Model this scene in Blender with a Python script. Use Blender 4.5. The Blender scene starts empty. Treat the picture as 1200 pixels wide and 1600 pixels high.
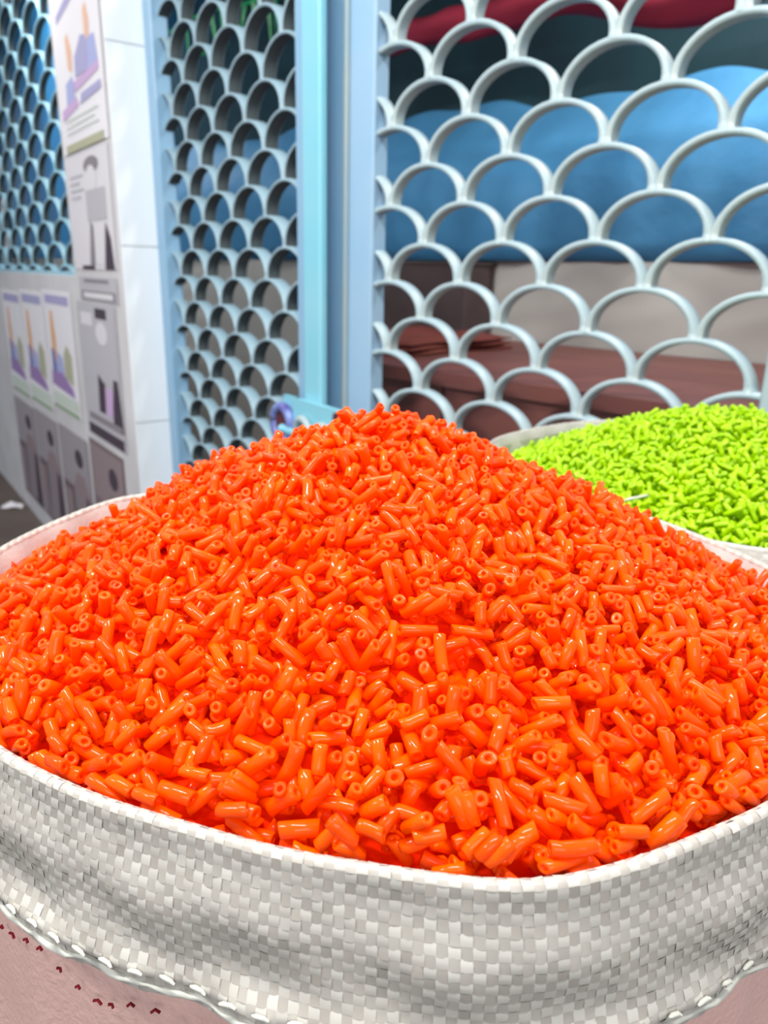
import bpy, math, random
import numpy as np
from mathutils import Vector, Matrix

random.seed(7)
rng = np.random.default_rng(11)
C = bpy.context.scene.collection
PI = math.pi
EYE = 1.3                      # camera height above the floor; heights below are given from the eye where "rel"

# ------------------------------------------------------------------ camera
cam_data = bpy.data.cameras.new('camera')
cam = bpy.data.objects.new('camera', cam_data)
C.objects.link(cam)
cam.location = (0, 0, EYE)
cam.rotation_euler = (Matrix.Rotation(PI/2 - .31, 3, 'X') @ Matrix.Rotation(.024, 3, 'Z')).to_euler()
cam_data.sensor_fit = 'VERTICAL'
cam_data.sensor_height = 36
cam_data.lens = 1157/1600*36
cam_data.clip_start = .02
cam_data.dof.use_dof = True
cam_data.dof.focus_distance = .275
cam_data.dof.aperture_fstop = 14
bpy.context.scene.camera = cam

# ------------------------------------------------------------------ world and lights
world = bpy.data.worlds.new('world')
bpy.context.scene.world = world
world.use_nodes = True
world.node_tree.nodes['Background'].inputs[0].default_value = (.80, .88, 1.0, 1)
world.node_tree.nodes['Background'].inputs[1].default_value = .42


def area(name, loc, target, sx, sy, power, col):
    d = bpy.data.lights.new(name, 'AREA')
    d.shape = 'RECTANGLE'
    d.size, d.size_y, d.energy, d.color = sx, sy, power, col
    o = bpy.data.objects.new(name, d)
    C.objects.link(o)
    o.location = loc
    o.rotation_euler = (Vector(target)-Vector(loc)).to_track_quat('-Z', 'Y').to_euler()
    return o


area('street_tube_lamp', (-.15, .15, 2.75), (0, .5, 1.1), 1.2, .06, 34, (1, .98, .94))
area('wall_fill_light', (-1.6, .2, 2.6), (-1.0, 2.4, 1.3), .7, .12, 34, (1, .99, .97))  # added unseen light, placed to brighten the papered wall
area('frontal_fill_light', (.35, -1.5, 2.1), (-.1, .6, .95), 1.4, .8, 13, (1, .97, .94))  # unseen soft fill added behind the camera to brighten the sack front
area('shop_ceiling_lamp', (.95, 1.75, 2.6), (1.15, 1.95, 1.2), .5, .3, 20, (1, .98, .95))
area('shop_far_lamp', (-1.7, 4.6, 2.7), (-2.3, 5.0, 1.0), .8, .3, 22, (1, .98, .95))
area('shop_aisle_lamp', (-1.25, 2.85, 2.6), (-1.0, 3.6, 1.0), .6, .3, 15, (1, .98, .95))

sc = bpy.context.scene
sc.view_settings.view_transform = 'Standard'
sc.view_settings.look = 'None'
sc.view_settings.gamma = 1
sc.view_settings.use_curve_mapping = False
sc.view_settings.exposure = .35
sc.cycles.max_bounces = 8
sc.cycles.diffuse_bounces = 5

# ------------------------------------------------------------------ materials


def mat(name, col, rough=.6, spec=.5, noise=None, bump=None, metallic=0, sss=0, extra=None, trans=0):
    m = bpy.data.materials.new(name)
    m.use_nodes = True
    nt = m.node_tree
    b = nt.nodes['Principled BSDF']
    b.inputs['Roughness'].default_value = rough
    b.inputs['Specular IOR Level'].default_value = spec
    b.inputs['Metallic'].default_value = metallic
    b.inputs['Base Color'].default_value = (*col, 1)
    if sss:
        b.inputs['Subsurface Weight'].default_value = sss
        b.inputs['Subsurface Radius'].default_value = (1, .35, .1)
        b.inputs['Subsurface Scale'].default_value = .004
    tc = nt.nodes.new('ShaderNodeTexCoord')
    if noise:
        sc_, amt, col2 = noise
        n = nt.nodes.new('ShaderNodeTexNoise')
        n.inputs['Scale'].default_value = sc_
        n.inputs['Detail'].default_value = 5
        nt.links.new(tc.outputs['Object'], n.inputs['Vector'])
        r = nt.nodes.new('ShaderNodeMapRange')
        r.inputs[1].default_value = .5 - .5*amt
        r.inputs[2].default_value = .5 + .5*amt
        nt.links.new(n.outputs['Fac'], r.inputs[0])
        mx = nt.nodes.new('ShaderNodeMix')
        mx.data_type = 'RGBA'
        mx.inputs[6].default_value = (*col, 1)
        mx.inputs[7].default_value = (*col2, 1)
        nt.links.new(r.outputs[0], mx.inputs[0])
        nt.links.new(mx.outputs[2], b.inputs['Base Color'])
    if bump:
        n = nt.nodes.new('ShaderNodeTexNoise')
        n.inputs['Scale'].default_value = bump[0]
        n.inputs['Detail'].default_value = 4
        nt.links.new(tc.outputs['Object'], n.inputs['Vector'])
        bp = nt.nodes.new('ShaderNodeBump')
        bp.inputs['Strength'].default_value = bump[1]
        bp.inputs['Distance'].default_value = bump[2]
        nt.links.new(n.outputs['Fac'], bp.inputs['Height'])
        nt.links.new(bp.outputs[0], b.inputs['Normal'])
    return m


def tone_mat(name, c0, c1, rough, attr='tone', sss=0, spec=.5, r2=None, coat=0):
    m = mat(name, c0, rough, spec, sss=sss)
    nt = m.node_tree
    b = nt.nodes['Principled BSDF']
    a = nt.nodes.new('ShaderNodeAttribute')
    a.attribute_name = attr
    mx = nt.nodes.new('ShaderNodeMix')
    mx.data_type = 'RGBA'
    mx.inputs[6].default_value = (*c0, 1)
    mx.inputs[7].default_value = (*c1, 1)
    nt.links.new(a.outputs['Fac'], mx.inputs[0])
    nt.links.new(mx.outputs[2], b.inputs['Base Color'])
    if r2 is not None:
        r = nt.nodes.new('ShaderNodeMapRange')
        r.inputs[3].default_value = rough
        r.inputs[4].default_value = r2
        nt.links.new(a.outputs['Fac'], r.inputs[0])
        nt.links.new(r.outputs[0], b.inputs['Roughness'])
    b.inputs['Coat Weight'].default_value = coat
    return m


M = {}
M['orange'] = tone_mat('glossy_orange_plastic', (1.0, .062, .0), (1.0, .095, .0), .12, spec=.24)
M['deep'] = mat('orange_plastic_deep_in_heap', (.95, .03, .0), .8, .05)  # bounced light in the crevices is put into this deeper red
M['deepgreen'] = mat('green_plastic_deep_in_heap', (.28, .55, .0), .8, .05)
M['green'] = tone_mat('lime_green_plastic', (.31, .56, .0), (.38, .61, .0), .3, spec=.35)
M['grille'] = mat('pale_blue_gate_paint', (.29, .43, .51), .42, .5, (6, .5, (.42, .48, .46)), (60, .25, .0006))
M['grille_left'] = mat('blue_grey_gate_paint', (.22, .37, .46), .42, .5, (7, .5, (.34, .44, .48)))
M['bar_shade'] = mat('shade_dark_bar_underside', (.060, .085, .095), .8, .2, (20, .5, (.09, .10, .10)))  # shade on the inner faces of the bars, put into the colour
M['grille_far'] = mat('blue_grey_window_paint', (.23, .45, .56), .5, .4, (9, .5, (.30, .50, .58)))
M['stile'] = mat('blue_grey_stile_paint', (.22, .42, .60), .38, .5, (7, .6, (.27, .44, .60)), (50, .2, .0005))
M['cyan'] = mat('cyan_cover_strip_paint', (.20, .54, .66), .35, .5, (7, .5, (.26, .56, .66)))
M['lav'] = mat('lavender_blue_stile_paint', (.26, .43, .60), .35, .5, (6, .6, (.32, .47, .60)), (40, .2, .0005))
M['violet'] = mat('violet_blue_worn_paint', (.10, .08, .30), .35, .5, (30, .4, (.20, .30, .62)))
M['rust'] = mat('dark_red_brown_rust', (.09, .015, .02), .8)
M['wall'] = mat('off_white_wall_paint', (.76, .74, .74), .8, .2, (5, .8, (.55, .53, .54)), (40, .2, .002))
M['tile'] = mat('white_glazed_tile', (.86, .89, .92), .28, .5, (7, .7, (.80, .86, .90)))
M['grout'] = mat('grey_grout', (.45, .47, .46), .9, .1)
M['floor'] = mat('grey_brown_concrete', (.17, .135, .115), .85, .2, (3.5, .6, (.11, .085, .075)), (50, .5, .004))
M['ceiling'] = mat('dull_ceiling_paint', (.35, .35, .35), .9, .1)
M['dark'] = mat('dark_teal_wall_paint', (.025, .080, .10), .8, .2, (3, .8, (.02, .03, .04)))
M['grey'] = mat('beige_grey_wall_paint', (.62, .60, .56), .85, .2, (4, .6, (.54, .52, .48)))
M['tarp'] = mat('blue_tarpaulin', (.075, .28, .50), .6, .3, (4, .8, (.05, .21, .42)), (7, .6, .02))
M['sheet'] = mat('bright_blue_plastic_sheet', (.07, .40, .72), .5, .4, (5, .6, (.05, .30, .62)))
M['red'] = mat('dark_red_cloth', (.36, .03, .055), .8, .2, (8, .6, (.26, .02, .05)))
M['leafgreen'] = mat('bright_green_plastic', (.01, .42, .10), .4, .4, (20, .5, (.01, .20, .08)))
M['maroon'] = mat('maroon_brown_wood', (.20, .066, .052), .5, .4, (5, .6, (.13, .042, .036)), (20, .3, .003))
M['pinkcloth'] = mat('faded_maroon_cloth', (.20, .045, .045), .8, .2, (9, .7, (.13, .035, .02)))
M['box'] = mat('dark_brown_card', (.12, .085, .085), .8, .2, (6, .6, (.06, .045, .045)))
M['sack'] = tone_mat('white_woven_polypropylene', (.42, .385, .34), (.61, .585, .53), .38, spec=.5, r2=.22, sss=0)
M['sack_plain'] = mat('white_woven_polypropylene_inside', (.50, .475, .44), .45, .4, (60, .4, (.45, .42, .39)), (350, .35, .0012))
M['body'] = mat('pinkish_sack_cloth', (.88, .57, .50), .5, .4, (14, .8, (.74, .46, .41)), (300, .5, .0015))
M['thread'] = mat('white_stitching_thread', (.56, .56, .50), .6, .3)
M['redthread'] = mat('dark_red_thread', (.25, .01, .02), .7, .2)
for n, c in {'p_white': (.85, .82, .85), 'p_lilac': (.42, .40, .62), 'p_blue': (.20, .21, .45), 'p_ltblue': (.42, .45, .72),
             'p_violet': (.34, .22, .46), 'p_pink': (.60, .42, .66), 'p_orange': (.78, .42, .20), 'p_peach': (.82, .52, .38),
             'p_green': (.30, .42, .25), 'p_mint': (.62, .68, .60), 'p_olive': (.46, .46, .32), 'p_grey': (.52, .50, .53),
             'p_mid': (.27, .245, .27), 'p_dark': (.075, .055, .075), 'p_brown': (.17, .125, .13), 'p_text': (.50, .49, .53),
             'p_pale': (.74, .71, .74), 'p_rose': (.30, .23, .24), 'p_taupe': (.36, .32, .345), 'p_umber': (.22, .165, .175)}.items():
    M[n] = mat('print_'+n[2:], c, .75, .2)

# ------------------------------------------------------------------ helpers


class MB:
    def __init__(s):
        s.v, s.f, s.m = [], [], []

    def face(s, idx, mi=0):
        s.f.append(tuple(idx)); s.m.append(mi)

    def box(s, x0, x1, y0, y1, z0, z1, mi=0, bev=0):
        if bev <= 0:
            b = len(s.v)
            s.v += [(x, y, z) for z in (z0, z1) for x, y in ((x0, y0), (x1, y0), (x1, y1), (x0, y1))]
            for q in ((3, 2, 1, 0), (4, 5, 6, 7), (0, 1, 5, 4), (1, 2, 6, 5), (2, 3, 7, 6), (3, 0, 4, 7)):
                s.face([b+i for i in q], mi)
        else:                                    # vertical edges chamfered in section (x, y)
            e = bev
            sec = [(x0+e, y0), (x1-e, y0), (x1, y0+e), (x1, y1-e), (x1-e, y1), (x0+e, y1), (x0, y1-e), (x0, y0+e)]
            b = len(s.v)
            s.v += [(x, y, z) for z in (z0, z1) for x, y in sec]
            n = len(sec)
            for i in range(n):
                j = (i+1) % n
                s.face((b+i, b+j, b+n+j, b+n+i), mi)
            s.face([b+i for i in reversed(range(n))], mi)
            s.face([b+n+i for i in range(n)], mi)

    def grid(s, P, mi=0, closed=False, flip=False):
        """P: array (nu, nv, 3)"""
        nu, nv = P.shape[:2]
        b = len(s.v)
        s.v += [tuple(p) for p in P.reshape(-1, 3).tolist()]
        for i in range(nu if closed else nu-1):
            k = (i+1) % nu
            for j in range(nv-1):
                q = (b+i*nv+j, b+k*nv+j, b+k*nv+j+1, b+i*nv+j+1)
                s.face(q[::-1] if flip else q, mi)

    def tube(s, pts, r, n=8, mi=0, cap=True, closed=False):
        pts = [Vector(p) for p in pts]
        b = len(s.v)
        N = len(pts)
        up = Vector((0, 0, 1))
        for i, p in enumerate(pts):
            a = pts[(i-1) % N] if (closed or i) else p
            c = pts[(i+1) % N] if (closed or i < N-1) else p
            t = (c-a).normalized()
            u = t.cross(up)
            if u.length < .05: u = t.cross(Vector((1, 0, 0)))
            u.normalize()
            w = t.cross(u)
            rr = r[i] if isinstance(r, (list, tuple)) else r
            s.v += [tuple(p+u*rr*math.cos(2*PI*k/n)+w*rr*math.sin(2*PI*k/n)) for k in range(n)]
        for i in range(N if closed else N-1):
            j = (i+1) % N
            for k in range(n):
                l = (k+1) % n
                s.face((b+i*n+k, b+i*n+l, b+j*n+l, b+j*n+k), mi)
        if cap and not closed:
            s.face([b+k for k in range(n)], mi)
            s.face([b+(N-1)*n+k for k in reversed(range(n))], mi)

    def mesh(s, name, mats, smooth=False):
        me = bpy.data.meshes.new(name)
        me.from_pydata(s.v, [], s.f)
        for m in (mats if isinstance(mats, (list, tuple)) else [mats]):
            me.materials.append(m)
        if len(set(s.m)) > 1:
            me.polygons.foreach_set('material_index', s.m)
        if smooth:
            me.polygons.foreach_set('use_smooth', [True]*len(s.f))
        me.update()
        return me


def link(name, me, parent=None, loc=None, rot=None):
    o = bpy.data.objects.new(name, me)
    C.objects.link(o)
    if parent is not None: o.parent = parent
    if loc is not None: o.location = loc
    if rot is not None: o.rotation_euler = rot
    return o


def empty(name, loc=(0, 0, 0), rz=0):
    o = link(name, None, loc=loc, rot=(0, 0, rz))
    o.empty_display_size = .1
    return o


def tag(o, label=None, cat=None, group=None, kind=None):
    if label: o['label'] = label
    if cat: o['category'] = cat
    if group: o['group'] = group
    if kind: o['kind'] = kind
    return o


def np_mesh(name, V, F, m, tone=None, smooth=True):
    """V (n,3); F (k,4) quads or tris with -1 in the last column"""
    me = bpy.data.meshes.new(name)
    F = np.asarray(F)
    tri = F[:, 3] < 0
    cnt = np.where(tri, 3, 4).astype(np.int32)
    flat = F.reshape(-1)
    flat = flat[flat >= 0].astype(np.int32)
    me.vertices.add(len(V))
    me.vertices.foreach_set('co', np.asarray(V, np.float32).reshape(-1))
    me.loops.add(len(flat))
    me.loops.foreach_set('vertex_index', flat)
    me.polygons.add(len(F))
    me.polygons.foreach_set('loop_start', np.concatenate([[0], np.cumsum(cnt)[:-1]]).astype(np.int32))
    me.polygons.foreach_set('loop_total', cnt)
    me.polygons.foreach_set('use_smooth', np.full(len(F), smooth))
    me.materials.append(m)
    me.update(calc_edges=True)
    if tone is not None:
        a = me.attributes.new('tone', 'FLOAT', 'POINT')
        a.data.foreach_set('value', np.asarray(tone, np.float32))
    return me


# frames of the two gate planes: local x runs along the gate towards the camera, local y into the shop, z from the eye
LEFT = (-.554, 2.182, EYE, math.atan2(-.810, .586))
RIGHT = (-.006, 1.545, EYE, math.atan2(-.699, .715))


def frame_empty(name, fr):
    return empty(name, fr[:3], fr[3])


def to_world(fr, x, y, z):
    c, s = math.cos(fr[3]), math.sin(fr[3])
    return (fr[0]+c*x-s*y, fr[1]+s*x+c*y, fr[2]+z)


# ------------------------------------------------------------------ structure


def struct(name, mb, mats, fr=None, smooth=False):
    me = mb.mesh(name, mats, smooth)
    o = link(name, me)
    if fr:
        o.location = fr[:3]; o.rotation_euler = (0, 0, fr[3])
    tag(o, kind='structure')
    return o


mb = MB(); mb.box(-9, 5, -4, 10, -.1, 0)
struct('floor', mb, M['floor'])

mb = MB()                                      # wall with the window, papered below; the window opening stays free
mb.box(-4.2, -.245, -.12, 0, -EYE, -.03)
mb.box(-4.2, -.245, -.12, 0, 1.25, 1.7)
mb.box(-4.2, -2.62, -.12, 0, -.03, 1.25)
mb.box(-.80, -.2455, -.12, 0, -.03, 1.25)
wall_left = struct('wall_left', mb, M['wall'], LEFT)
# glazed tiles on the return of the pillar beside the gate
zs = [-EYE+.002, -.993, -.464, .064, .593, 1.12, 1.69]
for a, b in zip(zs[:-1], zs[1:]):
    mb = MB(); mb.box(-.245, -.238, -.1195, -.001, a+.0015, b-.0015, bev=.0015)
    link('tile', mb.mesh('tile', M['tile']), wall_left)
mb = MB(); mb.box(-.2449, -.2425, -.119, -.002, -EYE, 1.69)
link('grout', mb.mesh('grout', M['grout']), wall_left)

mb = MB(); mb.box(-.245, .80, -.03, .03, .99, 1.7)
struct('wall_front', mb, M['wall'], LEFT)
mb = MB(); mb.box(-.10, 1.6, -.01, .05, .99, 1.7); mb.box(.90, 1.6, -.01, .05, -EYE, .99)
struct('wall_right', mb, M['wall'], RIGHT)

mb = MB()
mb.box(-7, 1.58, .955, 1.3, -EYE, .05, 0); mb.box(-7, 1.65, 1.3, 1.4, -EYE, .02, 0)
mb.box(-7, 1.65, 1.3, 1.4, .02, 1.6, 1)
struct('wall_back', mb, [M['grey'], M['dark']], RIGHT)
mb = MB(); mb.box(1.58, 1.65, .05, 1.3, -EYE, 1.6)
struct('wall_side', mb, M['grey'], RIGHT)
mb = MB(); mb.box(-7, 1.65, -.3, 1.4, 1.6, 1.66)
struct('ceiling', mb, M['ceiling'], RIGHT)

# ------------------------------------------------------------------ fish-scale grilles


def arch_mesh(W, H, t, D, lo, hi, mats, key, cache={}):
    """one flat-bar arch: apex at the origin, legs end one row lower; trimmed to lo..hi in x"""
    k = (key, round(lo, 4), round(hi, 4))
    if k in cache: return cache[k]
    a = W/2 - t*.42
    n = 22
    ang = np.linspace(0, PI, n+1)
    keep = [q for q in ang if lo-1e-6 <= a*math.cos(q) <= hi+1e-6]
    for lim in (lo, hi):
        if -a < lim < a: keep.append(math.acos(lim/a))
    keep = sorted(set(keep))
    if len(keep) < 3 or (min(hi, a)-max(lo, -a)) < .012:
        cache[k] = None
        return None
    mb = MB()
    h = t/2
    e = t*.28
    sec = [(-h, e), (-h+e, 0), (h-e, 0), (h, e), (h, D-e), (h-e, D), (-h+e, D), (-h, D-e)]
    P = np.zeros((len(keep), len(sec)+1, 3))
    for i, q in enumerate(keep):
        cx, cz = a*math.cos(q), H*math.sin(q)**.93 - H if math.sin(q) > 1e-9 else -H
        nx, nz = math.cos(q)/a, math.sin(q)/H
        L = math.hypot(nx, nz)
        nx, nz = nx/L, nz/L
        foot = 1+.75*max(0, 1-math.sin(q)/.45)**1.3
        for j in range(len(sec)+1):
            r, y = sec[j % len(sec)]
            r *= foot
            P[i, j] = (cx+nx*r, y, cz+nz*r)
    mb.grid(P)
    m_ = len(sec)+1
    mb.face(list(range(m_-1))[::-1]); mb.face([(len(keep)-1)*m_+j for j in range(m_-1)])
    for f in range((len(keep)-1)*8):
        if f % 8 == 7: mb.m[f] = 1              # underside of the bar, slot for the painted shade colour
    me = mb.mesh('arch', mats)
    me.polygons.foreach_set('use_smooth', [True]*len(me.polygons))
    cache[k] = me
    return me


def fill_arches(root, W, H, t, D, s0, s1, z0, z1, zref, sref, m, key, y=0):
    j0 = int(math.ceil((zref-z1)/H)); j1 = int(math.floor((zref-z0)/H))
    for j in range(j0, j1+1):
        z = zref-j*H
        off = sref + (.5*W if j % 2 else 0)
        i0 = int(math.floor((s0-off)/W))-1
        for i in range(i0, i0+int((s1-s0)/W)+4):
            x = off+i*W
            lo, hi = s0-x, s1-x
            if hi < -W/2+.012 or lo > W/2-.012: continue
            me = arch_mesh(W, H, t, D, max(lo, -W), min(hi, W), m, key)
            if me is None: continue
            rr = random.Random(i*977+j*131)
            link('arch', me, root, (x+rr.uniform(-.0015, .0015), y+rr.uniform(-.0008, .0008), z+rr.uniform(-.0012, .0012)),
                 (0, rr.uniform(-.012, .012), 0))


W, H = .18, .0691
# left gate leaf
gl = tag(frame_empty('metal_gate', LEFT), 'narrow blue fish-scale metal gate leaf between white tiled pillar and centre post', 'gate')
for nm, x0, x1, y0, y1, m in (('hinge_stile', -.236, -.200, -.012, .030, 'stile'), ('hinge_stile', -.200, -.154, -.020, .030, 'stile'),
                              ('lock_stile', .618, .684, -.010, .030, 'stile'), ('cover_strip', .676, .745, -.028, -.0101, 'cyan')):
    mb = MB(); mb.box(x0, x1, y0, y1, -1.27, .985, bev=.004)
    link(nm, mb.mesh(nm, M[m]), gl)
for nm, za, zb in (('bottom_rail', -1.27, -1.20), ('top_rail', .93, .985)):
    mb = MB(); mb.box(-.154, .618, .0, .030, za, zb); link(nm, mb.mesh(nm, M['stile']), gl)
fill_arches(gl, W, H, .0064, .035, -.154, .618, -1.2, .95, .605, 0, [M['grille_left'], M['bar_shade']], 'L')
# right gate leaf
gr = tag(frame_empty('metal_gate', RIGHT), 'wide pale blue fish-scale metal gate leaf behind the green heap', 'gate')
for nm, x0, x1, y0, y1, m in (('lock_stile', -.205, -.118, -.006, .034, 'stile'), ('seam_bead', -.121, -.107, -.014, .0, 'grille'),
                              ('lock_stile', -.107, -.036, -.008, .034, 'lav'), ('hinge_stile', .735, .80, -.008, .034, 'grille')):
    mb = MB(); mb.box(x0, x1, y0, y1, -1.27, .985, bev=.004)
    link(nm, mb.mesh(nm, M[m]), gr)
for nm, za, zb in (('bottom_rail', -1.27, -1.20), ('top_rail', .93, .985)):
    mb = MB(); mb.box(-.036, .735, .0, .030, za, zb); link(nm, mb.mesh(nm, M['lav']), gr)
fill_arches(gr, W, H, .0088, .028, -.036, .735, -1.2, .95, .402, 0, [M['grille'], M['grille']], 'R')
mb = MB(); mb.box(.802, .90, .0, .05, -EYE, .985)
struct('trim_1', mb, M['stile'], RIGHT)

# window grille in the left wall
gw = tag(frame_empty('window_grille', LEFT), 'blue-grey fish-scale window grille in the papered wall at far left', 'grille')
fill_arches(gw, .295, .083, .0105, .026, -2.60, -.815, -.02, 1.22, .09, -.938, [M['grille_far'], M['bar_shade']], 'W', y=-.085)
for nm, b in (('frame_bar', (-.815, -.80, -.09, -.04, -.03, 1.25)), ('frame_bar', (-2.62, -2.60, -.09, -.04, -.03, 1.25)),
              ('frame_bar', (-2.60, -.815, -.09, -.04, -.03, -.015)), ('frame_bar', (-2.60, -.815, -.09, -.04, 1.235, 1.25))):
    mb = MB(); mb.box(*b); link(nm, mb.mesh(nm, M['grille_far']), gw)

# hasp and bolt across the meeting stiles
hs = tag(frame_empty('sliding_bolt', LEFT), 'light blue slide bolt with a worn violet handle ring low on the centre post', 'bolt')
mb = MB()
mb.box(.655, .905, -.046, -.030, -.362, -.262, bev=.003); mb.box(.60, .665, -.040, -.030, -.300, -.262, bev=.003)
link('plate', mb.mesh('plate', M['cyan']), hs)
mb = MB(); mb.tube([(.62, -.055, -.335), (.64, -.055, -.335), (.90, -.055, -.335)], .010, 12)
link('rod', mb.mesh('rod', M['cyan'], True), hs)
for x in (.715, .80):
    mb = MB()
    mb.tube([(x+.033*math.cos(a), -.052-.004*math.sin(a), -.318+.040*math.sin(a)-.02) for a in np.linspace(PI, 0, 11)], .0085, 10)
    link('staple', mb.mesh('staple', M['grille'], True), hs)
mb = MB(); mb.tube([(.615+.040*math.cos(a), -.050, -.325+.038*math.sin(a)) for a in np.linspace(0, 2*PI, 25)[:-1]], .0115, 10, closed=True)
link('handle_ring', mb.mesh('handle_ring', M['violet'], True), hs)
for x, z, r in ((.615, -.325, .030), (.842, -.276, .011), (.80, -.345, .018)):
    mb = MB(); mb.tube([(x, -.0515, z), (x, -.046, z)], r, 12); link('bolt_hole', mb.mesh('bolt_hole', M['rust'], False), hs)

# ------------------------------------------------------------------ printed sheets on the papered wall


def sheet(name, label, s0, s1, z0, z1, base, shapes, lean=0, group=None):
    """paper on the wall plane (x along the wall); prints are thin inked patches in sheet units 0..1"""
    e = empty(name, to_world(LEFT, (s0+s1)/2, -.1225, (z0+z1)/2), LEFT[3])
    tag(e, label, 'poster', group)
    w, h = s1-s0, z1-z0
    mb = MB()
    nx, nz = 9, 9
    P = np.zeros((nx, nz, 3))
    r = random.Random(int((s0*31+z0*17)*100))
    ph = r.uniform(0, 6)
    for i in range(nx):
        for j in range(nz):
            u, v = i/(nx-1), j/(nz-1)
            P[i, j] = ((u-.5)*w, .0004*math.sin(5*u+ph)*math.cos(4*v+ph), (v-.5)*h+lean*(u-.5)*w)
    Q = P.copy(); Q[:, :, 1] += .0009
    mb.grid(P); mb.grid(Q, flip=True)
    link('paper', mb.mesh('paper', M[base]), e)
    for k, (nm, m, poly) in enumerate(shapes):
        mb = MB()
        n = len(poly)
        y = -.0009-.00012*k
        for yy in (y, y+.0003):
            mb.v += [((u-.5)*w, yy, (v-.5)*h+lean*(u-.5)*w) for u, v in poly]
        mb.face(range(n)); mb.face([n+i for i in reversed(range(n))])
        for i in range(n):
            mb.face((i, n+i, n+(i+1) % n, (i+1) % n))
        link(nm, mb.mesh(nm, M[m]), e)
    return e


def R_(a, b, c, d): return [(a, b), (c, b), (c, d), (a, d)]
def E_(cx, cy, rx, ry, n=14): return [(cx+rx*math.cos(2*PI*k/n), cy+ry*math.sin(2*PI*k/n)) for k in range(n)]


def text_lines(u0, u1, v0, v1, n, m='p_text'):
    out = []
    for k in range(n):
        v = v1-(v1-v0)*(k+.2)/n
        out.append(('print_line', m, R_(u0, v-(v1-v0)*.28/n, u1-(.08 if k % 2 else 0), v)))
    return out


colour_row = [('print_heading', 'p_lilac', R_(.10, .89, .92, .96)),
              ('print_candle', 'p_orange', [(.22, .42), (.34, .40), (.36, .60), (.32, .83), (.24, .83), (.20, .6)]),
              ('print_shape', 'p_olive', [(.58, .30), (.84, .26), (.86, .50), (.72, .58), (.60, .50)]),
              ('print_shape', 'p_ltblue', [(.28, .30), (.56, .28), (.54, .46), (.36, .50)]),
              ('print_shape', 'p_blue', [(.14, .28), (.32, .28), (.28, .50), (.16, .52)]),
              ('print_shape', 'p_violet', [(.08, .20), (.86, .16), (.80, .23), (.50, .33), (.10, .32)]),
              ('print_panel', 'p_mint', R_(.06, .045, .94, .145)),
              ('print_bar', 'p_green', R_(.06, .0, .94, .03))]
labels = ['colour poster below window grille, nearest the pillar edge', 'colour poster below window grille, between two alike colour posters',
          'colour poster below window grille, at the left picture edge']
for k, (a, b) in enumerate(((-1.365, -.895), (-1.84, -1.372), (-2.315, -1.848))):
    sheet('paper_poster', 'white '+labels[k]+' with orange and violet print', a, b, -.60+(.03 if k == 0 else -.01*k), -.088-.012*k, 'p_white', colour_row, 0)
sheet('paper_poster', 'white colour poster with tall violet and orange print on the pillar front, top sheet', -.775, -.262, .355, .90, 'p_white',
      [('print_heading', 'p_lilac', [(.12, .68), (.55, .74), (.55, .80), (.12, .72)])] +
      [('print_candle', 'p_peach', [(.30, .42), (.38, .40), (.40, .50), (.34, .60), (.28, .58)]),
       ('print_candle', 'p_peach', [(.70, .50), (.78, .48), (.80, .58), (.76, .66), (.70, .64)]),
       ('print_shape', 'p_lilac', [(.44, .36), (.72, .36), (.72, .52), (.62, .54), (.46, .46)]),
       ('print_shape', 'p_ltblue', [(.72, .36), (.92, .36), (.88, .50), (.74, .50)]),
       ('print_shape', 'p_pink', [(.40, .29), (.92, .33), (.92, .37), (.40, .345)]),
       ('print_shape', 'p_ltblue', [(.20, .22), (.40, .24), (.38, .38), (.22, .36)]),
       ('print_shape', 'p_pink', [(.08, .18), (.46, .22), (.44, .27), (.08, .235)]),
       ('print_shape', 'p_lilac', [(.50, .22), (.94, .24), (.94, .28), (.54, .27)])]
      + text_lines(.15, .85, .08, .18, 3, 'p_mint') + [('print_bar', 'p_olive', R_(.10, .0, .92, .045))])
fig = [('print_panel', 'p_mid', E_(.62, .88, .17, .07)), ('print_shape', 'p_pale', E_(.60, .76, .12, .12)),
       ('print_shape', 'p_grey', R_(.45, .42, .88, .68)),
       ('print_shape', 'p_mid', [(.42, .04), (.54, .04), (.56, .38), (.50, .42)]),
       ('print_shape', 'p_dark', [(.76, .0), (.96, .0), (.92, .26), (.84, .40)]),
       ('print_shape', 'p_pale', [(.56, .04), (.76, .04), (.80, .36), (.58, .36)]),
       ('print_shape', 'p_dark', R_(.22, -.0, .52, .035))]
sheet('paper_poster', 'pale grey poster with faint standing figure on pillar front below the violet print sheet', -.775, -.285, -.005, .345, 'p_pale',
      fig+text_lines(.10, .42, .60, .84, 4))
sheet('paper_notice', 'small framed grey notice strip on the pillar front, between the two figure posters', -.745, -.300, -.108, -.03, 'p_grey',
      [('print_panel', 'p_mid', R_(.06, .06, .95, .44)), ('print_panel', 'p_pale', R_(.12, .14, .88, .36)), ('print_bar', 'p_mid', R_(.16, .78, .80, .92))])
fig2 = [('print_shape', 'p_grey', R_(.06, .45, .95, .97)), ('print_panel', 'p_dark', R_(.50, .90, .78, .97)),
        ('print_shape', 'p_pale', E_(.62, .80, .14, .08)), ('print_shape', 'p_pale', R_(.10, .84, .40, .93)),
        ('print_shape', 'p_dark', [(.40, .22), (.56, .22), (.60, .44), (.44, .50)]),
        ('print_shape', 'p_dark', [(.74, .14), (.98, .14), (.92, .50), (.82, .50)]),
        ('print_shape', 'p_pink', [(.58, .22), (.74, .22), (.80, .42), (.60, .42)]),
        ('print_bar', 'p_mid', R_(.10, .13, .95, .18)), ('print_bar', 'p_dark', R_(.06, .01, .96, .09))]
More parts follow.
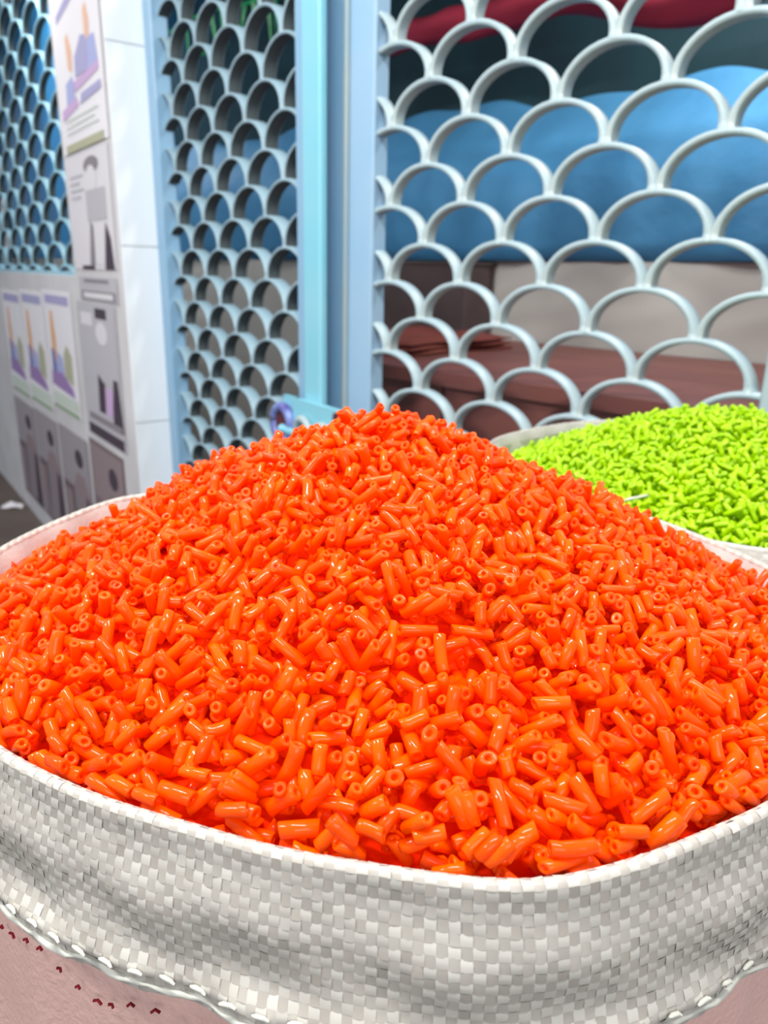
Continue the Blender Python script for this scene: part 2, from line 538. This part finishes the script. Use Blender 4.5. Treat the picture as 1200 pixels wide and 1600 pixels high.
sheet('paper_poster', 'grey poster with dark two-legged figure and dark caption bars on lower pillar front', -.812, -.345, -.59, -.115, 'p_grey', fig2)
dark = [('print_panel', 'p_taupe', R_(.04, .62, .96, .97)), ('print_panel', 'p_brown', R_(.03, .02, .97, .56)), ('print_shape', 'p_dark', E_(.68, .82, .13, .07)),
        ('print_shape', 'p_rose', [(.42, .06), (.92, .06), (.95, .55), (.82, .70), (.55, .70), (.40, .55)]), ('print_shape', 'p_mid', [(.34, .04), (.60, .04), (.60, .50), (.46, .56)]),
        ('print_shape', 'p_dark', [(.72, .02), (.95, .02), (.93, .52), (.82, .56)]), ('print_shape', 'p_rose', R_(.04, .04, .30, .5))]
lab = ['brown-grey poster with dark round head at the foot of the pillar', 'grey poster with dark round head under the nearest colour poster',
       'grey poster with dark round head under the middle colour poster', 'grey poster with dark arched shape under the leftmost colour poster']
for k, (a, b) in enumerate(((-.825, -.40), (-1.335, -.865), (-1.835, -1.372), (-2.34, -1.86))):
    sh = dark if k else [(n, {'p_taupe': 'p_rose', 'p_rose': 'p_umber'}.get(m, m), p) for n, m, p in dark]
    sheet('paper_poster', lab[k], a, b, -1.20, -.615-.02*(k > 0)-.01*k, 'p_taupe' if k else 'p_umber', sh)

# scrap on the floor
mb = MB()
P = np.zeros((8, 7, 3))
for i in range(8):
    for j in range(7):
        P[i, j] = (.11*(i/7-.5)+.008*math.sin(j*3), .07*(j/6-.5)+.008*math.cos(i*2), .004+.03*math.exp(-((i-3.5)**2+(j-3)**2)/6)+.004*math.sin(i*1.7+j*1.1))
mb.grid(P)
o = link('paper_scrap', mb.mesh('paper_scrap', M['p_white']), None, (-2.10, 3.98, .0), (0, 0, .3))
so = o.modifiers.new('solid', 'SOLIDIFY'); so.thickness = .002
tag(o, 'crumpled white paper scrap on the floor at the foot of the papered wall', 'scrap')

# ------------------------------------------------------------------ things inside the shop
S = lambda x, y, z: to_world(RIGHT, x, y, z)


def cloth(name, fr, prof, s0, s1, m, label, cat, n=150, amp=.02, freq=9, top=None, thick=.003, seed=1):
    """hanging or draped cloth: prof = list of (y, z); waves grow downwards"""
    mb = MB()
    k = len(prof)
    P = np.zeros((n, k, 3))
    r = random.Random(seed)
    ph = [r.uniform(0, 6.28) for _ in range(4)]
    for i in range(n):
        s = s0+(s1-s0)*i/(n-1)
        dz = top(s) if top else 0
        for j, (y, z) in enumerate(prof):
            g = j/(k-1)
            w = amp*(.25+g)*(math.sin(freq*s+ph[0]+.8*g)+.6*math.sin(freq*2.3*s+ph[1])+.3*math.sin(freq*5.1*s+ph[2]))
            P[i, j] = (s, y+w, z+dz*(1-g))
    mb.grid(P)
    me = mb.mesh(name, M[m], True)
    o = link(name, me, None, fr[:3], (0, 0, fr[3]))
    so = o.modifiers.new('solid', 'SOLIDIFY'); so.thickness = thick
    tag(o, label, cat)
    return o


wav = lambda s: .075*(-.35*s) + .018*math.sin(7*s+1)+.012*math.sin(17*s)
cloth('blue_tarpaulin', RIGHT, [(1.22, .545), (1.19, .54), (1.15, .50), (1.08, .44), (1.0, .37), (.955, .32), (.93, .27), (.93, .18), (.935, .10), (.94, .052)],
      -3.4, 1.3, 'tarp', 'blue tarpaulin draped over stacked goods behind the gates', 'tarpaulin', amp=.012, freq=7, top=wav, n=260)
# goods under the tarpaulin (a plain crate stack carries it)
mb = MB()
for k in range(6):
    a = -3.3+k*.76
    mb.box(a, a+.74, 1.0, 1.27, .055, .30); mb.box(a+.01, a+.73, 1.13, 1.27, .301, .44)
    mb.box(a+.02, a+.72, .99, 1.27, .051, .0545)
o = link('shelf', mb.mesh('shelf', M['box']), None, RIGHT[:3], (0, 0, RIGHT[3]))
tag(o, 'dark shelf against the back wall, hidden under the blue tarpaulin', 'shelf')
LW = (LEFT[0], LEFT[1], LEFT[2], LEFT[3])
cloth('plastic_sheet', LW, [(.40, 1.55), (.40, 1.2), (.41, .9), (.40, .6), (.41, .3), (.41, .1), (.42, .02)], -5.9, -2.3, 'sheet',
      'bright blue plastic sheet hanging inside behind the far left window grille', 'sheet', amp=.02, freq=4, n=120, seed=3)

# red swag under the shop ceiling
mb = MB()
n = 130
P = np.zeros((n, 7, 3))
for i in range(n):
    s = -1.05+1.95*i/(n-1)
    zc = .735-.10*(s+.64)*(1 if s > -.64 else -.6) + (.02*math.cos((s+.30)*9))
    zb = zc-.03-.012*math.sin(s*11)
    zt = zc+.055+.012*math.sin(s*7)
    if s > -.1: zb -= .03*(s+.1); zt += .05*(s+.1)
    for j in range(7):
        g = j/6
        P[i, j] = (s, .90-.03*math.sin(g*PI)+.012*math.sin(s*23+g*3), zt+(zb-zt)*g)
mb.grid(P)
o = link('red_swag', mb.mesh('red_swag', M['red'], True), None, RIGHT[:3], (0, 0, RIGHT[3]))
o.modifiers.new('solid', 'SOLIDIFY').thickness = .003
tag(o, 'dark red cloth swag hung along the shop above the blue tarpaulin', 'cloth')

# green garland of plastic strips
gg = tag(frame_empty('green_garland', RIGHT), 'bright green garland of dangling plastic strips above the dark red swag', 'garland')
mb = MB(); mb.tube([(-3.0+4.0*i/30, .86, .99+.015*math.sin(i)) for i in range(31)], .006, 8)
link('cord', mb.mesh('cord', M['leafgreen'], True), gg)
for k in range(64):
    s = -2.9+3.8*k/63+random.uniform(-.02, .02)
    Lk = random.uniform(.07, .15)*(1.25 if s < -1.4 else (1.0 if s < -.3 else .8))
    w = random.uniform(.008, .016)
    P = np.zeros((5, 2, 3))
    for j in range(5):
        g = j/4
        ww = w*(1-.75*g)
        P[j, 0] = (-ww+.02*g*math.sin(k*2.3), .004*math.sin(3*g+k), -Lk*g)
        P[j, 1] = (ww+.02*g*math.sin(k*2.3), .004*math.cos(3*g+k), -Lk*g)
    mb = MB(); mb.grid(P)
    Q = P.copy(); Q[:, :, 1] += .003; mb.grid(Q, flip=True)
    link('strip', mb.mesh('strip', M['leafgreen']), gg, (s, .86, .985), (0, 0, random.uniform(-.6, .6)))

# low wooden counter inside, with a folded cloth and a dark carton
ct = tag(frame_empty('shop_counter', RIGHT), 'low maroon-brown wooden counter inside the shop behind the right gate leaf', 'counter')
for k in range(5):
    y0 = .12+k*.166
    mb = MB(); mb.box(-.30-(y0-.12), 1.4, y0, y0+.163, -.225, -.195, bev=.004)
    link('top_board', mb.mesh('top_board', M['maroon']), ct)
for k in range(5):
    x0 = -.29+k*.337
    mb = MB(); mb.box(x0, x0+.332, .135, .16, -1.28, -.226, bev=.003)
    link('front_board', mb.mesh('front_board', M['maroon']), ct)
mb = MB()
mb.v = [(x, y, z) for z in (-EYE, -.226) for x, y in ((-.29, .161), (1.38, .161), (1.38, .95), (-1.08, .95))]
for q in ((3, 2, 1, 0), (4, 5, 6, 7), (0, 1, 5, 4), (1, 2, 6, 5), (2, 3, 7, 6), (3, 0, 4, 7)): mb.face(q)
link('carcass', mb.mesh('carcass', M['box']), ct)

mb = MB()
nx, ny = 40, 24
for lay in range(3):
    P = np.zeros((nx, ny, 3))
    for i in range(nx):
        for j in range(ny):
            u, v = i/(nx-1), j/(ny-1)
            ed = min(u, 1-u, v, 1-v)
            P[i, j] = (-.62+.42*u+.012*math.sin(9*v+lay), .28+.46*v+.012*math.sin(11*u+lay),
                       -.190+.012*lay+.011*min(1, ed*14)+.006*math.sin(13*u+5*v)*min(1, ed*10))
    mb.grid(P)
o = link('folded_cloth', mb.mesh('folded_cloth', M['pinkcloth'], True), None, RIGHT[:3], (0, 0, RIGHT[3]))
o.modifiers.new('solid', 'SOLIDIFY').thickness = .003
tag(o, 'folded faded maroon cloth lying on the counter beside the centre post', 'cloth')

bx = tag(frame_empty('carton', RIGHT), 'dark brown carton on the counter under the left end of the tarpaulin', 'box')
for nm, b in (('body', (-.94, -.44, .80, .945, -.194, .035)),):
    mb = MB(); mb.box(*b, bev=.003); link(nm, mb.mesh(nm, M['box']), bx)
mb = MB(); mb.box(-.945, -.435, .795, .95, .0355, .043); link('lid', mb.mesh('lid', M['box']), bx)

# ------------------------------------------------------------------ tube pieces


def tube_proto(L, r, hole, bend, cut0, cut1, flat, n):
    """short blind-ended plastic tube along x, centred"""
    ang = np.linspace(0, 2*PI, n, endpoint=False)
    rings = []

    def ring(x, rad, cut, sgn):
        y, z = rad*np.cos(ang), rad*flat*np.sin(ang)
        xx = x + cut*y
        yy = y + bend*(xx/L)**2*L
        return np.stack([xx, yy, z], 1)
    h = L/2
    bev = .13*r
    specs = [(-h+.9*r, hole*.35, cut0), (-h+.25*r, hole, cut0), (-h+.02*r, hole*1.12, cut0), (-h, r-bev*1.4, cut0), (-h+bev, r, cut0)]
    specs += [(0, r*1.01, 0)] if not bend else [(-h*.4, r, 0), (h*.4, r, 0)]
    specs += [(h-bev, r, cut1), (h, r-bev*1.4, cut1), (h-.02*r, hole*1.12, cut1), (h-.25*r, hole, cut1), (h-.9*r, hole*.35, cut1)]
    V = np.concatenate([ring(x, rad, c, 1) for x, rad, c in specs])
    F = []
    for i in range(len(specs)-1):
        for k in range(n):
            l = (k+1) % n
            F.append((i*n+k, (i+1)*n+k, (i+1)*n+l, i*n+l))
    c0 = len(V)
    V = np.concatenate([V, [[specs[0][0], V[:n, 1].mean(), 0], [specs[-1][0], V[-n:, 1].mean(), 0]]])
    b = (len(specs)-1)*n
    for k in range(n):
        l = (k+1) % n
        F.append((k, l, c0, -1)); F.append((b+l, b+k, c0+1, -1))
    return V, np.array(F)


def make_protos(n, count, seed):
    r_ = random.Random(seed)
    out = []
    for k in range(count):
        L = r_.choice([.0075, .009, .010, .011, .012, .013, .0145])*r_.uniform(.93, 1.07)
        r = r_.uniform(.0021, .0027)
        out.append((L, r) + tube_proto(L, r, r*r_.uniform(.26, .42), r_.choice([0, 0, .10, .22])*r_.choice([-1, 1]),
                                       r_.uniform(-.45, .45), r_.uniform(-.45, .45), r_.uniform(.84, 1.0), n))
    return out


def pile(target, inside, rf, cen, x0, x1, y0, y1, depth, protos, nmax, seed, bumpy=.0012):
    """lay pieces one by one on a height field until the heap reaches target(x, y)"""
    g = .0009
    rg = np.random.default_rng(seed)
    xs = np.arange(x0, x1, g); ys = np.arange(y0, y1, g)
    X, Y = np.meshgrid(xs, ys, indexing='ij')
    T = target(X, Y)
    IN = inside(X, Y)
    Hh = np.where(IN, T-depth, 9.0)
    cells = np.argwhere(IN)
    out = []
    low = np.linspace(-.9, .9, 5)
    full = 0
    Lr = [(p[0], p[1]) for p in protos]
    nc = 9
    while len(out) < nmax and full < 7000:
        cand = cells[rg.integers(0, len(cells), nc)]
        if full > 2500 and full % 500 == 1:      # fill what is still hollow
            gap = np.argwhere(IN & (Hh < T-.006))
            if len(gap) == 0: break
            cells = gap
            cand = cells[rg.integers(0, len(cells), nc)]
        d = Hh[cand[:, 0], cand[:, 1]]-T[cand[:, 0], cand[:, 1]]
        k = int(np.argmin(d))
        if d[k] > -.0016:
            full += 1
            continue
        cx, cy = xs[cand[k, 0]], ys[cand[k, 1]]
        pi = int(rg.integers(0, len(protos)))
        L, r = Lr[pi]
        dc = math.hypot(cx-cen[0], cy-cen[1])
        edge = float(rf(math.atan2(cy-cen[1], cx-cen[0])))-dc
        ph = rg.uniform(0, PI) if edge > .013 else math.atan2(cy-cen[1], cx-cen[0])+PI/2+rg.normal(0, .25)
        steep = rg.random() < (.13 if full < 2500 else .5) and edge > .011
        want = rg.uniform(.6, 1.6 if full < 2500 else 2.6)*rg.choice([-1, 1]) if steep else None
        Lh = L/math.sqrt(1+want*want) if steep else L
        m = max(3, int(L/.0016))
        t = np.linspace(-.5, .5, m)*Lh
        u, v = math.cos(ph), math.sin(ph)
        px = cx+t[:, None]*u-low[None]*r*v
        py = cy+t[:, None]*v+low[None]*r*u
        ix = np.clip(np.rint((px-x0)/g).astype(int), 0, len(xs)-1)
        iy = np.clip(np.rint((py-y0)/g).astype(int), 0, len(ys)-1)
        hh = Hh[ix, iy]
        if hh.max() > 5:
            continue
        cap = np.sqrt(1-low**2)*r
        req = (hh+cap[None]).max(1)
        if steep:
            s = want
        else:
            a = req[:m//2].max(); b = req[(m+1)//2:].max()
            s = float(np.clip((b-a)/(L*.6), -.9, .9))+rg.normal(0, .06)
        z0 = float((req-s*t).max())-.0003
        zc = z0+s*t
        if z0+r > T[cand[k, 0], cand[k, 1]]+(.0034 if steep else .0018)+(.0025 if full > 2500 else 0):
            full += 1
            continue
        full = max(0, full-1)
        np.maximum.at(Hh, (ix, iy), zc[:, None]+cap[None])
        out.append((cx, cy, z0, ph, math.atan(s), rg.uniform(0, 2*PI), pi))
    return finish(out, Hh, xs, ys, x0, y0, g, Lr)


def finish(out, Hh, xs, ys, x0, y0, g, Lr):
    # which pieces end up at the surface
    keep = []
    for q in out:
        cx, cy, z0, ph, tl, rl, pi = q
        L, r = Lr[pi]
        t = np.linspace(-.4, .4, 5)*L*math.cos(tl)
        ix = np.clip(np.rint((cx+t*math.cos(ph)-x0)/g).astype(int), 0, len(xs)-1)
        iy = np.clip(np.rint((cy+t*math.sin(ph)-y0)/g).astype(int), 0, len(ys)-1)
        top = z0+t*math.tan(tl)+r
        gap = Hh[ix, iy]-top
        keep.append(((gap < .0008).mean(), gap.min()))
    return out, keep


def pose(q):
    cx, cy, z, ph, tl, rl, pi = q
    return Matrix.Translation((cx, cy, z)) @ Matrix.Rotation(ph, 4, 'Z') @ Matrix.Rotation(-tl, 4, 'Y') @ Matrix.Rotation(rl, 4, 'X')


def stuff_mesh(name, qs, protos, m, seed):
    rg = np.random.default_rng(seed)
    VV, FF, TT = [], [], []
    off = 0
    for q in qs:
        V, F = protos[q[6]][2:4]
        A = np.array(pose(q))
        VV.append(V @ A[:3, :3].T + A[:3, 3])
        FF.append(np.where(F >= 0, F+off, -1))
        TT.append(np.full(len(V), rg.random()))
        off += len(V)
    return VV, FF, TT


def closed_interp(pts, c, n=720, smooth=7):
    """rim radius around centre c from points seen on the rim"""
    a = [math.atan2(y-c[1], x-c[0]) for x, y in pts]
    r = [math.hypot(x-c[0], y-c[1]) for x, y in pts]
    o = np.argsort(a)
    a = np.array(a)[o]; r = np.array(r)[o]
    th = np.linspace(-PI, PI, n, endpoint=False)
    R = np.interp(th, np.concatenate([a-2*PI, a, a+2*PI]), np.concatenate([r, r, r]))
    k = np.exp(-.5*(np.arange(-30, 31)/smooth)**2); k /= k.sum()
    R = np.convolve(np.concatenate([R[-30:], R, R[:30]]), k, 'valid')
    return lambda t: np.interp((np.asarray(t)+PI) % (2*PI)-PI, np.concatenate([th, [PI]]), np.concatenate([R, [R[0]]]))


def sack(name, label, cen, rf, zrim, hem, fr, coll_out, cell, weave_full, seed, body_mat):
    """open woven sack: inner wall, rolled rim, turned-down collar of crossing tapes, body to the floor"""
    e = tag(empty(name, (cen[0], cen[1], 0)), label, 'sack')
    rg = np.random.default_rng(seed)
    th = np.linspace(-PI, PI, 361)[:-1]
    rr = rf(th)
    ZR = zrim+EYE
    # body
    prof = [(-.004, -.010), (-.002, -.05), (.0, -hem*.9), (.002, -hem-.03), (.004, -hem-.09), (.012, -.35), (.018, -.6), (.010, -.9), (-.02, -1.09), (-.05, -ZR+.003)]
    P = np.zeros((360, len(prof), 3))
    for j, (o, z) in enumerate(prof):
        g = min(1, max(0, (-z-hem)/.1)) if j > 2 else .3
        wr = .0022*g*(np.sin(th*23+z*20)+.7*np.sin(th*41+1+z*9)+.5*np.sin(th*9+2))
        P[:, j, 0] = (rr+o+wr)*np.cos(th); P[:, j, 1] = (rr+o+wr)*np.sin(th); P[:, j, 2] = ZR+z
    mb = MB(); mb.grid(P, closed=True)
    mb.face([i*len(prof)+len(prof)-1 for i in range(360)])
    link('body', mb.mesh('body', body_mat, True), e)
    # inner wall
    P = np.zeros((360, 4, 3))
    for j, (o, z) in enumerate(((.0016, -.0016), (-.003, -.009), (-.0045, -.03), (-.008, -.06))):
        w = .0012*np.sin(th*31+j)*(j > 0)
        P[:, j, 0] = (rr+o+w)*np.cos(th); P[:, j, 1] = (rr+o+w)*np.sin(th); P[:, j, 2] = ZR+z
    mb = MB(); mb.grid(P, closed=True, flip=True)
    link('inner_wall', mb.mesh('inner_wall', M['sack_plain'], True), e)
    # collar surface
    arc = np.concatenate([[0], np.cumsum(np.hypot(np.diff(rr*np.cos(th)), np.diff(rr*np.sin(th))))])
    per = float(arc[-1]+.004)
    nu = int(round(per/cell)); nu += nu % 2
    nv = int(round((hem+.012)/cell))

    def surf(u, v):
        """u: angle, v: arc length from inside the rim outwards and down"""
        roll = .0024
        vr = PI*roll
        a = np.clip(v/vr, 0, 1)*PI
        o = -roll*np.cos(a)+roll+coll_out(u, np.clip((v-vr)/hem, 0, 1))
        z = roll*np.sin(a)-np.clip(v-vr, 0, 9)
        z = z*1.0
        R = rf(u)+o
        ruf = .0009*np.sin(u*37+v*60)*np.clip((v-.04)/.04, 0, 1)
        return np.stack([(R+ruf)*np.cos(u), (R+ruf)*np.sin(u), ZR+z-.0024], -1)
    K = 4
    tt = np.linspace(-.535, .535, K)
    VV, FF, TT = [], [], []
    off = 0
    ju = np.cumsum(1+rg.normal(0, .018, nu)); ju = ju/ju[-1]*nu
    jv = np.cumsum(1+rg.normal(0, .018, nv)); jv = jv/jv[-1]*nv
    tape_u = rg.random(nu); tape_v = rg.random(nv)
    A, B = np.meshgrid(tt, tt, indexing='ij')
    ii, jj = np.meshgrid(np.arange(nu), np.arange(nv), indexing='ij')
    ii, jj = ii.ravel(), jj.ravel()
    over = ((ii+jj) % 2 == 0)
    u = (ju[ii][:, None, None]+A[None])/nu*2*PI-PI
    v = np.clip((jv[jj]-.5)[:, None, None]+B[None], 0, None)*cell
    amp = .00015
    tilt = rg.normal(0, .07, (len(ii), 2))
    h = np.where(over[:, None, None], amp*(np.cos(PI*B)[None]-.35), amp*(np.cos(PI*A)[None]-.35))
    h = h + (A[None]*tilt[:, 0][:, None, None]+B[None]*tilt[:, 1][:, None, None])*cell*.55
    hv = cell*.5
    Pp = surf(u, v)
    e1 = 1e-4
    du = surf(u+e1, v)-Pp; dv = surf(u, v+e1)-Pp
    nrm = -np.cross(du, dv); nrm /= np.linalg.norm(nrm, axis=-1, keepdims=True)+1e-12
    Pp = Pp+nrm*h[..., None]
    V = Pp.reshape(-1, 3)
    base = (np.arange(len(ii))*K*K)[:, None]
    q = []
    for a in range(K-1):
        for b in range(K-1):
            q.append((a*K+b, a*K+b+1, (a+1)*K+b+1, (a+1)*K+b))
    q = np.array(q)
    F = (base[:, None, :]+q[None]).reshape(-1, 4)
    tone = np.where(over, .55+.45*tape_u[ii], .35*tape_v[jj])+rg.normal(0, .08, len(ii))  # lit and unlit weave squares put into the colour: warp lighter, weft darker
    T = np.repeat(np.clip(tone, 0, 1), K*K)
    link('turned_down_collar', np_mesh('collar', V, F, M['sack'], T, True), e)
    # backing sheet just under the tapes, ends in the hem fold
    uu = np.linspace(-PI, PI, 361)[:-1]
    vv = np.linspace(.0075, hem+.010, 22)
    P = surf(uu[:, None]+0*vv[None], vv[None]+0*uu[:, None])
    cen_ = np.zeros(3)
    rad = np.stack([np.cos(uu), np.sin(uu), 0*uu], -1)[:, None, :]
    P2 = P-rad*.0007; P2[..., 2] -= .0004
    mb = MB(); mb.grid(P2, closed=True)
    link('lining', mb.mesh('lining', M['sack_plain'], True), e)
    # hem roll and stitches
    vh = hem+.009
    Pm = surf(uu, vh+0*uu)
    mb = MB()
    hp = [tuple(p+np.array([math.cos(a)*.0002, math.sin(a)*.0002, .0006*math.sin(a*61)+.0004*math.sin(a*137)])) for p, a in zip(Pm, uu)]
    mb.tube(hp, [.0011+.0004*math.sin(a*53) for a in uu], 6, closed=True)
    link('hem', mb.mesh('hem', M['thread'], True), e)
    mb = MB(); mb.tube([(-.0026, 0, 0), (-.0012, 0, .0003), (.0012, 0, .0003), (.0026, 0, -.0006)], [.0004, .0008, .0008, .0004], 6)
    st = mb.mesh('stitch', M['thread'], True)
    ns = 120
    for k in range(ns):
        a = -PI+2*PI*k/ns
        if a > 0 and not weave_full: continue
        p = surf(np.array(a), np.array(vh-.006))
        n_ = np.array([math.cos(a), math.sin(a), 0])
        link('stitch', st, e, tuple(p+n_*.0010), (random.uniform(-.3, .3), random.uniform(-.25, .25), a+PI/2))
    return e, surf


# --- orange sack
CO = (0.0, .37)
rim_o = [(-.133, .223), (-.104, .206), (-.056, .187), (.002, .172), (.044, .1665), (.068, .174), (.102, .190), (.129, .204), (.19, .275), (.224, .35), (.227, .406),
         (.214, .437), (.194, .483), (.15, .54), (.07, .585), (-.02, .60), (-.10, .572), (-.154, .531), (-.188, .519), (-.211, .462), (-.223, .402), (-.212, .33), (-.18, .27)]
rf_o = closed_interp(rim_o, CO, smooth=6)
ZO = -.1585


def out_o(u, g):
    # bulging collar with soft horizontal folds
    b = .001+.0035*np.sin(np.clip(g, 0, 1)*PI*.8)+.0050*g*g
    f = .0009*np.sin(g*9+1.3*np.sin(u*2.1)+u*1.5)*np.sin(np.clip(g, 0, 1)*PI)
    f2 = .0010*np.sin(u*14+g*6)*g+.0006*np.sin(u*29-g*11)*g
    f3 = .002*np.exp(-((g-.93)/.09)**2)
    return b+f+f2+f3


so_, surf_o = sack('woven_sack', 'near white woven plastic sack with turned-down rim, brimming with orange tube pieces', CO, rf_o, ZO, .053, None, out_o, .0034, True, 3, M['body'])
# red thread ends poking out below the hem
for k in range(22):
    a = -2.45+k*.045+random.uniform(-.008, .008)
    R = float(rf_o(a))
    mb = MB(); L = random.uniform(.0015, .0035)
    mb.tube([(0, 0, 0), (L*.5, .0006, .0006), (L, .0006, -.0006)], .00055, 5)
    z = EYE+ZO-.084-.004*math.sin(k)
    link('red_thread_end', mb.mesh('red_thread_end', M['redthread'], True), so_, ((R+.0065)*math.cos(a), (R+.0065)*math.sin(a), z), (0, random.uniform(-.6, .6), a+PI/2))

AO = (0.0, .40)


def rho_field(X, Y, c, apex, rf, shrink):
    dx, dy = apex[0]-c[0], apex[1]-c[1]
    rho = np.hypot(X-c[0], Y-c[1])/.22
    for _ in range(14):
        qx, qy = X-c[0]-(1-rho)*dx, Y-c[1]-(1-rho)*dy
        R = rf(np.arctan2(qy, qx))-shrink
        rho = .5*rho+.5*np.clip(np.hypot(qx, qy)/R, 0, 1.4)
    return rho


def targ_o(X, Y):
    rho = rho_field(X, Y, CO, AO, rf_o, .004)
    z = -.167+.095*(1-np.clip(rho, 0, 1)**1.2)
    # slumped ledge in the near flank
    z += .0045*np.exp(-(((X-.005)/.045)**2+((Y-.262)/.018)**2))
    z -= .0085*np.exp(-(((X-.028)/.040)**2+((Y-.236-.25*(X-.03))/.010)**2))
    z += .002*np.sin(X*55+1)*np.sin(Y*48)
    z += .0100*np.clip((.34-Y)/.15, 0, 1)*np.clip(rho, 0, 1)
    z -= .013*np.clip((Y-.34)/.12, 0, 1)*np.clip(rho-.55, 0, 1)*2.2*np.clip((.05-X)/.1, .3, 1)
    return z+EYE


def in_o(X, Y):
    return np.hypot(X-CO[0], Y-CO[1]) < rf_o(np.arctan2(Y-CO[1], X-CO[0]))+.0006


protos = make_protos(12, 16, 5)
qs, keep = pile(targ_o, in_o, rf_o, CO, -.25, .25, .15, .63, .019, protos, 15000, 21)
# what the camera can see: pieces at the surface, in frame, nearest first
cm = np.array((Matrix.Translation(cam.location) @ cam.rotation_euler.to_matrix().to_4x4()).inverted())


def project(p):
    q = cm @ np.array([*p, 1])
    return 600+1157*q[0]/-q[2], 800-1157*q[1]/-q[2], -q[2]


def pick(qs, keep, n, ymin=0):
    sc_ = []
    for i, (q, k) in enumerate(zip(qs, keep)):
        if k[0] < .6: continue
        x, y, d = project(q[:3])
        if 8 < x < 1192 and ymin < y < 1590: sc_.append((d, i))
    sc_.sort()
    return {i for _, i in sc_[:n]}


def base_mesh(name, target, rf, c, shrink, drop, m):
    mb = MB()
    th = np.linspace(-PI, PI, 97)[:-1]
    rs = np.linspace(0.001, 1, 40)
    R = rf(th)-shrink
    X = c[0]+R[:, None]*np.cos(th)[:, None]*rs[None]; Y = c[1]+R[:, None]*np.sin(th)[:, None]*rs[None]
    Z = target(X, Y)-drop
    P = np.stack([X, Y, Z], -1)
    V = P.reshape(-1, 3)
    F = []
    n = 40
    for i in range(96):
        k = (i+1) % 96
        for j in range(n-1):
            F.append((i*n+j, i*n+j+1, k*n+j+1, k*n+j))
    return V, np.array(F)


def heap(qs, keep, protos, m, n_ind, name, lab_ind, grp, lab_rest, target, rf, c, shrink, drop, deep):
    front = pick(qs, keep, n_ind)
    meshes = [np_mesh(name, p[2], p[3], m, np.full(len(p[2]), random.random())) for p in protos]
    rest = []
    for i, q in enumerate(qs):
        if i in front:
            o = bpy.data.objects.new(name, meshes[q[6]])
            C.objects.link(o)
            o.matrix_world = pose(q)
            o['label'] = lab_ind; o['category'] = 'tube piece'; o['group'] = grp
        elif keep[i][1] < .006:
            rest.append(q)
    VV, FF, TT = stuff_mesh(name, rest, protos, m, 9)
    off = sum(len(v) for v in VV)
    bv, bf = base_mesh(name, target, rf, c, shrink, drop, m)
    VV.append(bv); FF.append(bf+off); TT.append(np.zeros(len(bv)))
    nf = sum(len(f) for f in FF[:-1])
    me = np_mesh(name+'_heap', np.concatenate(VV), np.concatenate(FF), m, np.concatenate(TT))
    me.materials.append(deep)
    mi = np.zeros(len(me.polygons), np.int32); mi[nf:] = 1
    me.polygons.foreach_set('material_index', mi)
    o = link(name+'_heap', me)
    tag(o, lab_rest, 'tube heap', kind='stuff')
    print(name, 'laid', len(qs), 'rest', len(rest), 'front', len(front), 'verts', off)


heap(qs, keep, protos, M['orange'], 300, 'orange_tube', 'short glossy orange hollow tube piece in the nearest rows of the orange heap',
     'orange tube pieces nearest the front rim', 'rest of the heap of short orange tube pieces in the near white sack', targ_o, rf_o, CO, .0045, .0185, M['deep'])

# --- green sack
CG = (.36, .742)
rim_g = [(.117, .79), (.125, .837), (.20, .922), (.28, .980), (.337, .994), (.40, .985), (.50, .945), (.585, .85), (.61, .742), (.58, .63), (.50, .54), (.40, .497),
         (.335, .490), (.276, .500), (.244, .510), (.218, .544), (.165, .60), (.13, .68)]
rf_g = closed_interp(rim_g, CG, smooth=14)
ZG = -.179
out_g = lambda u, g: .003+.008*np.sin(np.clip(g, 0, 1)*PI*.9)+.0012*np.sin(u*17+g*5)*g
sack('woven_sack', 'far white woven plastic sack behind at right, heaped with lime green tube pieces', CG, rf_g, ZG, .07, None, out_g, .0042, False, 5, M['sack_plain'])


AG = (.35, .742)


def targ_g(X, Y):
    rho = rho_field(X, Y, CG, AG, rf_g, .004)
    z = -.192+.070*(1-np.clip(rho, 0, 1)**1.35)
    z += .0015*np.sin(X*50)*np.sin(Y*43)
    z -= .016*np.clip(rho-.35, 0, 1)*np.clip((.42-X)/.12, 0, 1)*np.clip((Y-.62)/.12, 0, 1)
    return z+EYE


def in_g(X, Y):
    return np.hypot(X-CG[0], Y-CG[1]) < rf_g(np.arctan2(Y-CG[1], X-CG[0]))-.003


protos_g = make_protos(8, 12, 8)
qg, kg = pile(targ_g, in_g, rf_g, CG, .09, .64, .47, 1.02, .014, protos_g, 13000, 33)
heap(qg, kg, protos_g, M['green'], 300, 'green_tube', 'short lime green hollow tube piece in the nearest rows of the green heap',
     'green tube pieces nearest the front rim', 'rest of the heap of short lime green tube pieces in the far white sack', targ_g, rf_g, CG, .006, .0135, M['deepgreen'])
mb = MB()
mb.tube([(0, 0, 0), (.014, .004, .002), (.028, .006, .004), (.040, .012, .004)], [.0006, .0014, .0012, .0005], 6)
o = link('loose_thread', mb.mesh('loose_thread', M['thread'], True), None, (.196, .60, float(targ_g(np.array(.196), np.array(.60)))+.005), (0, 0, .1))
tag(o, 'loose white plastic thread lying across the lower left of the green heap', 'thread')
